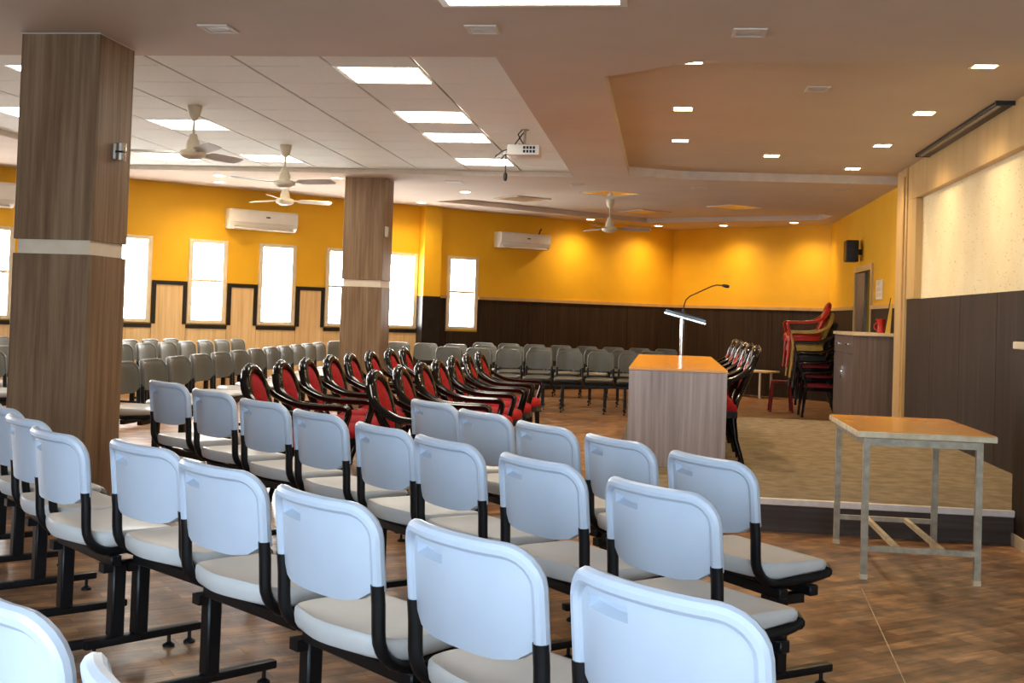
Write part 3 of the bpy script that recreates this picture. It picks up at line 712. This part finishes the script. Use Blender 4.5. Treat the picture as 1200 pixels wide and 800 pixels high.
# ------------------------------------------------------------------ armchairs
def arm_parts(frame='black_lacquer', cloth='red_velvet'):
    D = {}
    lean = rad(20)
    def bp(x, s, d=0):   # point on the leaning back: s up the back from the seat rear, d out of its plane (front +)
        return (x, -.20-sin(lean)*s+cos(lean)*d, .44+cos(lean)*s+sin(lean)*d)
    ring = []; cush = []
    N = 32
    def oval(k, rx, ry, s0, taper):
        th = 2*PI*k/N; c_, s_ = cos(th), sin(th)
        wx = rx*(1-taper*(.5-.5*s_)); return wx*c_, s0+ry*s_
    for k in range(N):
        x, s = oval(k, .175, .205, .255, .42); ring.append(bp(x, s))
    m1 = MB().tube(ring, [.028+.008*max(0, sin(2*PI*k/N)) for k in range(N)], 10, closed=True, upv=(0, 1, 0))
    # carved crest: beads along the top
    for k in range(4, 13):
        x, s = oval(k, .185, .222, .255, .42); px = bp(x, s, .004); rr = .017+.007*(1-abs(k-8)/4)
        m1.lathe([(rr*.5, -rr*.85), (rr, -rr*.3), (rr, rr*.3), (rr*.5, rr*.85)], 8, px)
    D['back_frame'] = (m1, frame)
    m2 = MB(); c0 = len(m2.v); R_ = 6
    for q in range(R_+1):
        f_ = q/R_
        for k in range(N):
            x, s = oval(k, .165*f_, .195*f_, .255, .42)
            m2.v.append(bp(x, s+(0 if q else 0), .006+.028*(1-f_*f_)))
    for q in range(R_):
        for k in range(N): l = (k+1) % N; m2.f.append((q*N+k, q*N+l, (q+1)*N+l, (q+1)*N+k))
    b0 = len(m2.v)
    for k in range(N):
        x, s = oval(k, .165, .195, .255, .42); m2.v.append(bp(x, s, -.012))
    for k in range(N): l = (k+1) % N; m2.f.append((R_*N+k, R_*N+l, b0+l, b0+k))
    m2.f.append(tuple(b0+k for k in range(N)))
    D['back_cushion'] = (m2, cloth)
    # stiles from the seat to the oval
    for s in (-1, 1): D['stile.%d' % s] = (MB().tube([(s*.19, -.19, .40), bp(s*.15, .03), bp(s*.11, .10)], [.022, .020, .016], 8, upv=(0, 1, 0)), frame)
    # seat frame and cushion
    poly = [(-.21, -.22), (.21, -.22), (.255, .0), (.265, .19), (.20, .235), (0, .25), (-.20, .235), (-.265, .19), (-.255, 0)]
    D['seat_frame'] = (MB().prism(poly, .365, .415), frame)
    sc = MB(); rings = [(1.0, .41), (1.02, .43), (.97, .462), (.8, .48), (.4, .49), (.02, .492)]
    for f_, z in rings:
        for x, y in poly: sc.v.append((x*f_*.97, y*f_*.97, z))
    n = len(poly)
    for q in range(len(rings)-1):
        for k in range(n): l = (k+1) % n; sc.f.append((q*n+k, q*n+l, (q+1)*n+l, (q+1)*n+k))
    sc.f.append(tuple(reversed(range(n)))); sc.f.append(tuple((len(rings)-1)*n+k for k in range(n)))
    D['seat_cushion'] = (sc, cloth)
    def arm(s):
        a = MB()
        p0 = Vector(bp(s*.15, .40))
        pts = [p0, Vector(bp(s*.195, .30)), Vector((s*.235, -.215, .665)), Vector((s*.262, -.13, .632)), Vector((s*.268, -.02, .622)), Vector((s*.268, .10, .622)), Vector((s*.266, .195, .622)), Vector((s*.262, .222, .606)), Vector((s*.256, .215, .56)), Vector((s*.254, .19, .48)), Vector((s*.25, .175, .40))]
        # smooth the path
        for _ in range(2):
            q = [pts[0]]
            for i in range(len(pts)-1): q += [pts[i]*.75+pts[i+1]*.25, pts[i]*.25+pts[i+1]*.75]
            q.append(pts[-1]); pts = q
        a.tube(pts, .022, 8, flat=(.8, 1.35)); return a
    D['armrest'] = (arm(-1), frame); D['armrest.r'] = (arm(1), frame)
    for i, (x, y, dx, dy) in enumerate(((-.225, .19, -.01, .025), (.225, .19, .01, .025), (-.185, -.19, -.01, -.07), (.185, -.19, .01, -.07))):
        D['leg.%d' % i] = (MB().tube([(x, y, .40), (x, y, .34), (x+dx*.4, y+dy*.3, .2), (x+dx, y+dy, .05), (x+dx, y+dy*1.1, 0)], [.028, .027, .021, .016, .018], 8), frame)
    return D
ARM_ME = {}
def armchair(x, y, z, rz, label, group, frame='black_lacquer', cloth='red_velvet'):
    k = (frame, cloth)
    if k not in ARM_ME:
        ARM_ME[k] = [(nm.split('.')[0], mb.mesh(nm.split('.')[0], m, sharp=55)) for nm, (mb, m) in arm_parts(*k).items()]
    t = thing('armchair', label, 'armchair', (x, y, z), rz, group)
    for nm, me in ARM_ME[k]: link(nm, me, t)
    return t
for k, y in enumerate([7.20, 7.80, 8.38, 8.98, 9.58, 10.26, 10.98, 11.62]):
    armchair(-2.27, y, 0, -PI/2+rad(random.uniform(-3, 3)), 'black armchair with red cushions, %s from the near end of the rear red row' % ORD[k], 'red armchairs, rear row')
for k, y in enumerate([7.05, 7.75, 8.42, 9.05, 9.72, 10.45, 11.15]):
    armchair(-1.42, y, 0, -PI/2+rad(random.uniform(-3, 3)), 'black armchair with red cushions, %s from the near end of the front red row' % ORD[k], 'red armchairs, front row')
for k in range(5):
    armchair(.33, 9.0+.68*k, .20, PI/2+rad(random.uniform(-2, 2)), 'black and red armchair behind the stage table, %s from the near end' % ORD[k], 'armchairs behind the stage table')
cols = [('black_lacquer', 'maroon_fabric'), ('black_lacquer', 'maroon_fabric'), ('black_lacquer', 'maroon_fabric'), ('black_plastic', 'black_plastic'), ('gold_plastic', 'gold_plastic'), ('red_plastic', 'red_plastic')]
cn = ['black armchair with dark red seat at the bottom of the stack', 'black armchair with dark red seat second from the bottom of the stack', 'black armchair with dark red seat third from the bottom of the stack',
      'all black armchair third from the top of the stack', 'gold coloured armchair second from the top of the stack', 'bright red armchair on top of the stack']
for k in range(6):
    armchair(2.10-.045*k, 16.6, .135*k, PI/2, cn[k]+' by the cabinet', 'stacked armchairs by the cabinet', *cols[k])

# ------------------------------------------------------------------ stage table, lectern
t = thing('stage_table', 'long laminate stage table with glossy orange top, seen end on', 'table', (.10, 8.62, .20))
MB().box(-.355, .355, 0, .03, 0, .70).build('end_panel', 'grey_wood', t, bevel=.002, segs=1)
MB().box(-.355, .355, 3.12, 3.15, 0, .70).build('end_panel', 'grey_wood', t, bevel=.002, segs=1)
MB().box(-.355, -.33, .03, 3.12, .02, .70).build('front_panel', 'grey_wood', t)
MB().box(-.357, .357, -.002, 3.152, .70, .722).build('tabletop', 'orange_top', t, bevel=.002, segs=1)
t = thing('lectern', 'slim chrome lectern stand with a tilted clear tray and gooseneck microphone', 'lectern', (.17, 12.25, .20))
MB().lathe([(.16, 0), (.16, .012), (.05, .02), (.025, .03)], 28).build('base', 'chrome', t)
MB().lathe([(.022, .02), (.022, 1.09)], 16).build('pole', 'chrome', t)
TR = Matrix.Translation((.03, 0, 1.12)) @ Matrix.Rotation(rad(14), 4, 'Y')
MB().box(-.21, .21, -.16, .16, -.018, .012).xf(TR).build('tray', 'acrylic', t)
f = MB().box(-.215, .215, -.165, -.155, -.032, -.018).box(-.215, .215, .155, .165, -.032, -.018).box(.205, .215, -.155, .155, -.032, -.018).box(-.215, -.205, -.155, .155, -.032, -.018).xf(TR)
f.build('tray_rim', 'chrome', t)
MB().box(-.12, .17, -.11, .11, .0125, .026).xf(TR).build('reading_pad', 'black_plastic', t)
g = thing('microphone', 'black gooseneck microphone rising from the lectern tray', 'microphone', (.18, 12.25, 1.335))
MB().lathe([(.02, 0), (.02, .02), (.012, .05)], 12).build('socket', 'black_plastic', g)
pts = [(0, 0, .04), (.005, 0, .10), (.02, 0, .15), (.06, 0, .19), (.16, 0, .24), (.28, 0, .30), (.33, 0, .315), (.39, 0, .313)]
MB().tube(pts, .006, 8).build('gooseneck', 'black_metal', g)
MB().tube([(.385, 0, .313), (.40, 0, .312), (.43, 0, .307), (.455, 0, .303), (.462, 0, .302)], [.008, .016, .019, .016, .006], 10).build('head', 'black_plastic', g)

# ------------------------------------------------------------------ small table in front of the stage
t = thing('side_table', 'small steel-legged table with worn orange top before the stage', 'table', (1.03, 6.14, 0))
W_, D_ = .55, .95
MB().box(-.05, W_+.08, -.03, D_+.06, .715, .745).build('tabletop_core', 'table_edge', t, bevel=.003, segs=1)
MB().box(-.045, W_+.075, -.025, D_+.055, .7455, .749).build('tabletop', 'orange_top', t)
for x, y in ((0, 0), (W_, 0), (W_, D_), (0, D_)):
    l_ = MB().box(x-.016, x+.016, y-.016, y+.016, .012, .714).build('leg', 'grey_steel', t)
    MB().box(x-.018, x+.018, y-.018, y+.018, 0, .025).build('foot_cap', 'cap_light', l_)
for a, b in (((0, 0), (W_, 0)), ((W_, 0), (W_, D_)), ((0, D_), (W_, D_)), ((0, 0), (0, D_))):
    MB().bar((a[0], a[1], .694), (b[0], b[1], .694), .028, .036).build('apron_rail', 'grey_steel', t)
for y in (0, D_): MB().bar((0, y, .155), (W_, y, .155), .026, .026).build('stretcher', 'grey_steel', t)
for x in (.17, .39): MB().bar((x, 0, .155), (x, D_, .155), .024, .024).build('stretcher', 'table_edge', t)

# ------------------------------------------------------------------ far right corner: cabinet, bench, stool, speaker, notices
t = thing('counter_cabinet', 'tall brown counter cabinet with pale top beside the gold pilaster', 'cabinet', (2.2, 14.2, 0))
MB().box(.02, .47, .02, 1.56, 0, 1.16).build('body', 'cabinet_wood', t)
MB().box(.0, .47, 0, .02, 0, 1.16).build('end_panel', 'cabinet_wood', t)
MB().box(-.015, .475, -.02, 1.58, 1.16, 1.20).build('countertop', 'cap_light', t, bevel=.004, segs=1)
for a, b in ((.03, .78), (.79, 1.55)):
    d_ = MB().box(.0, .019, a, b, .09, .93).build('door', 'cabinet_wood', t, bevel=.002, segs=1)
    MB().box(-.022, -.002, (b-.05) if a < .5 else (a+.03), (b-.03) if a < .5 else (a+.05), .62, .78).build('handle', 'chrome', d_, bevel=.003, segs=1)
    dr = MB().box(.0, .019, a, b, .94, 1.15).build('drawer', 'cabinet_wood', t, bevel=.002, segs=1)
    MB().box(-.02, -.002, (a+b)/2-.07, (a+b)/2+.07, 1.04, 1.055).build('handle', 'chrome', dr)
t = thing('cup', 'dark red flared cup on the counter cabinet', 'cup', (2.55, 14.42, 1.2))
MB().lathe([(.045, 0), (.048, .01), (.04, .03), (.04, .09), (.055, .15), (.065, .17)], 20).build('body', 'red_plastic', t)
MB().tube([(-.042, 0, .03), (-.075, 0, .05), (-.08, 0, .09), (-.05, 0, .12)], .007, 8).build('handle', 'red_plastic', t)
t = thing('paper_pennant', 'yellow pennant leaning on the gold pilaster above the counter', 'pennant', (2.62, 14.32, 1.2))
MB().prism([(-.04, 0), (.02, 0), (.035, .30), (.02, .38)], -.004, .004).xf(Matrix.Rotation(PI/2, 4, 'X')).build('card', 'yellow_card', t)
MB().tube([(-.045, 0, 0), (.018, 0, .42)], .005, 6).build('stick', 'black_plastic', t)
t = thing('loudspeaker', 'black loudspeaker box mounted high on the right yellow wall', 'speaker', (XW, 16.9, 2.17))
MB().box(-.22, -.06, -.14, .14, 0, .30).build('cabinet', 'black_plastic', t, bevel=.008)
MB().box(-.228, -.219, -.125, .125, .015, .285).build('grille', 'black_trim', t)
MB().box(-.06, -.001, -.03, .03, .10, .18).build('bracket', 'black_metal', t)
t = thing('wall_notice', 'pale switch board notice on the wall right of the doorway', 'notice', (XW, 15.38, 1.62))
MB().box(-.02, -.001, -.2, .2, 0, .25).build('board', 'paper_white', t, bevel=.003, segs=1)
for i in range(2):
    for j in range(3): MB().box(-.024, -.02, -.15+i*.17, -.03+i*.17, .03+j*.075, .08+j*.075).build('label_plate', 'cap_light', t)
t = thing('bench', 'low bench with a pale top against the end wall', 'bench', tuple(C0+ED*.75+EN*.42), math.atan2(ED.y, ED.x))
MB().box(0, 1.75, -.2, .2, .43, .46).build('top', 'cap_light', t, bevel=.004, segs=1)
for x in (.25, 1.0, 1.6):
    for y in (-.17, .17): MB().box(x-.015, x+.015, y-.015, y+.015, 0, .43).build('leg', 'white_plastic', t)
t = tag(MB().box(-.12, .12, -.08, .08, 0, .025).build('notebook', 'paper_white', bevel=.004, segs=1), 'pale notebook lying on the low bench', 'notebook')
p = C0+ED*1.75+EN*.42; t.location = (p.x, p.y, .462); t.rotation_euler = (0, 0, .2)
t = thing('stool', 'red plastic stool in front of the bench by the chair stack', 'stool', (1.68, 17.3, 0))
MB().box(-.14, .14, -.14, .14, .42, .45).build('seat', 'maroon_fabric', t, bevel=.01)
for x, y in ((-1, -1), (1, -1), (1, 1), (-1, 1)): MB().bar((x*.12, y*.12, .42), (x*.155, y*.155, .0), .03, .03).build('leg', 'maroon_fabric', t)
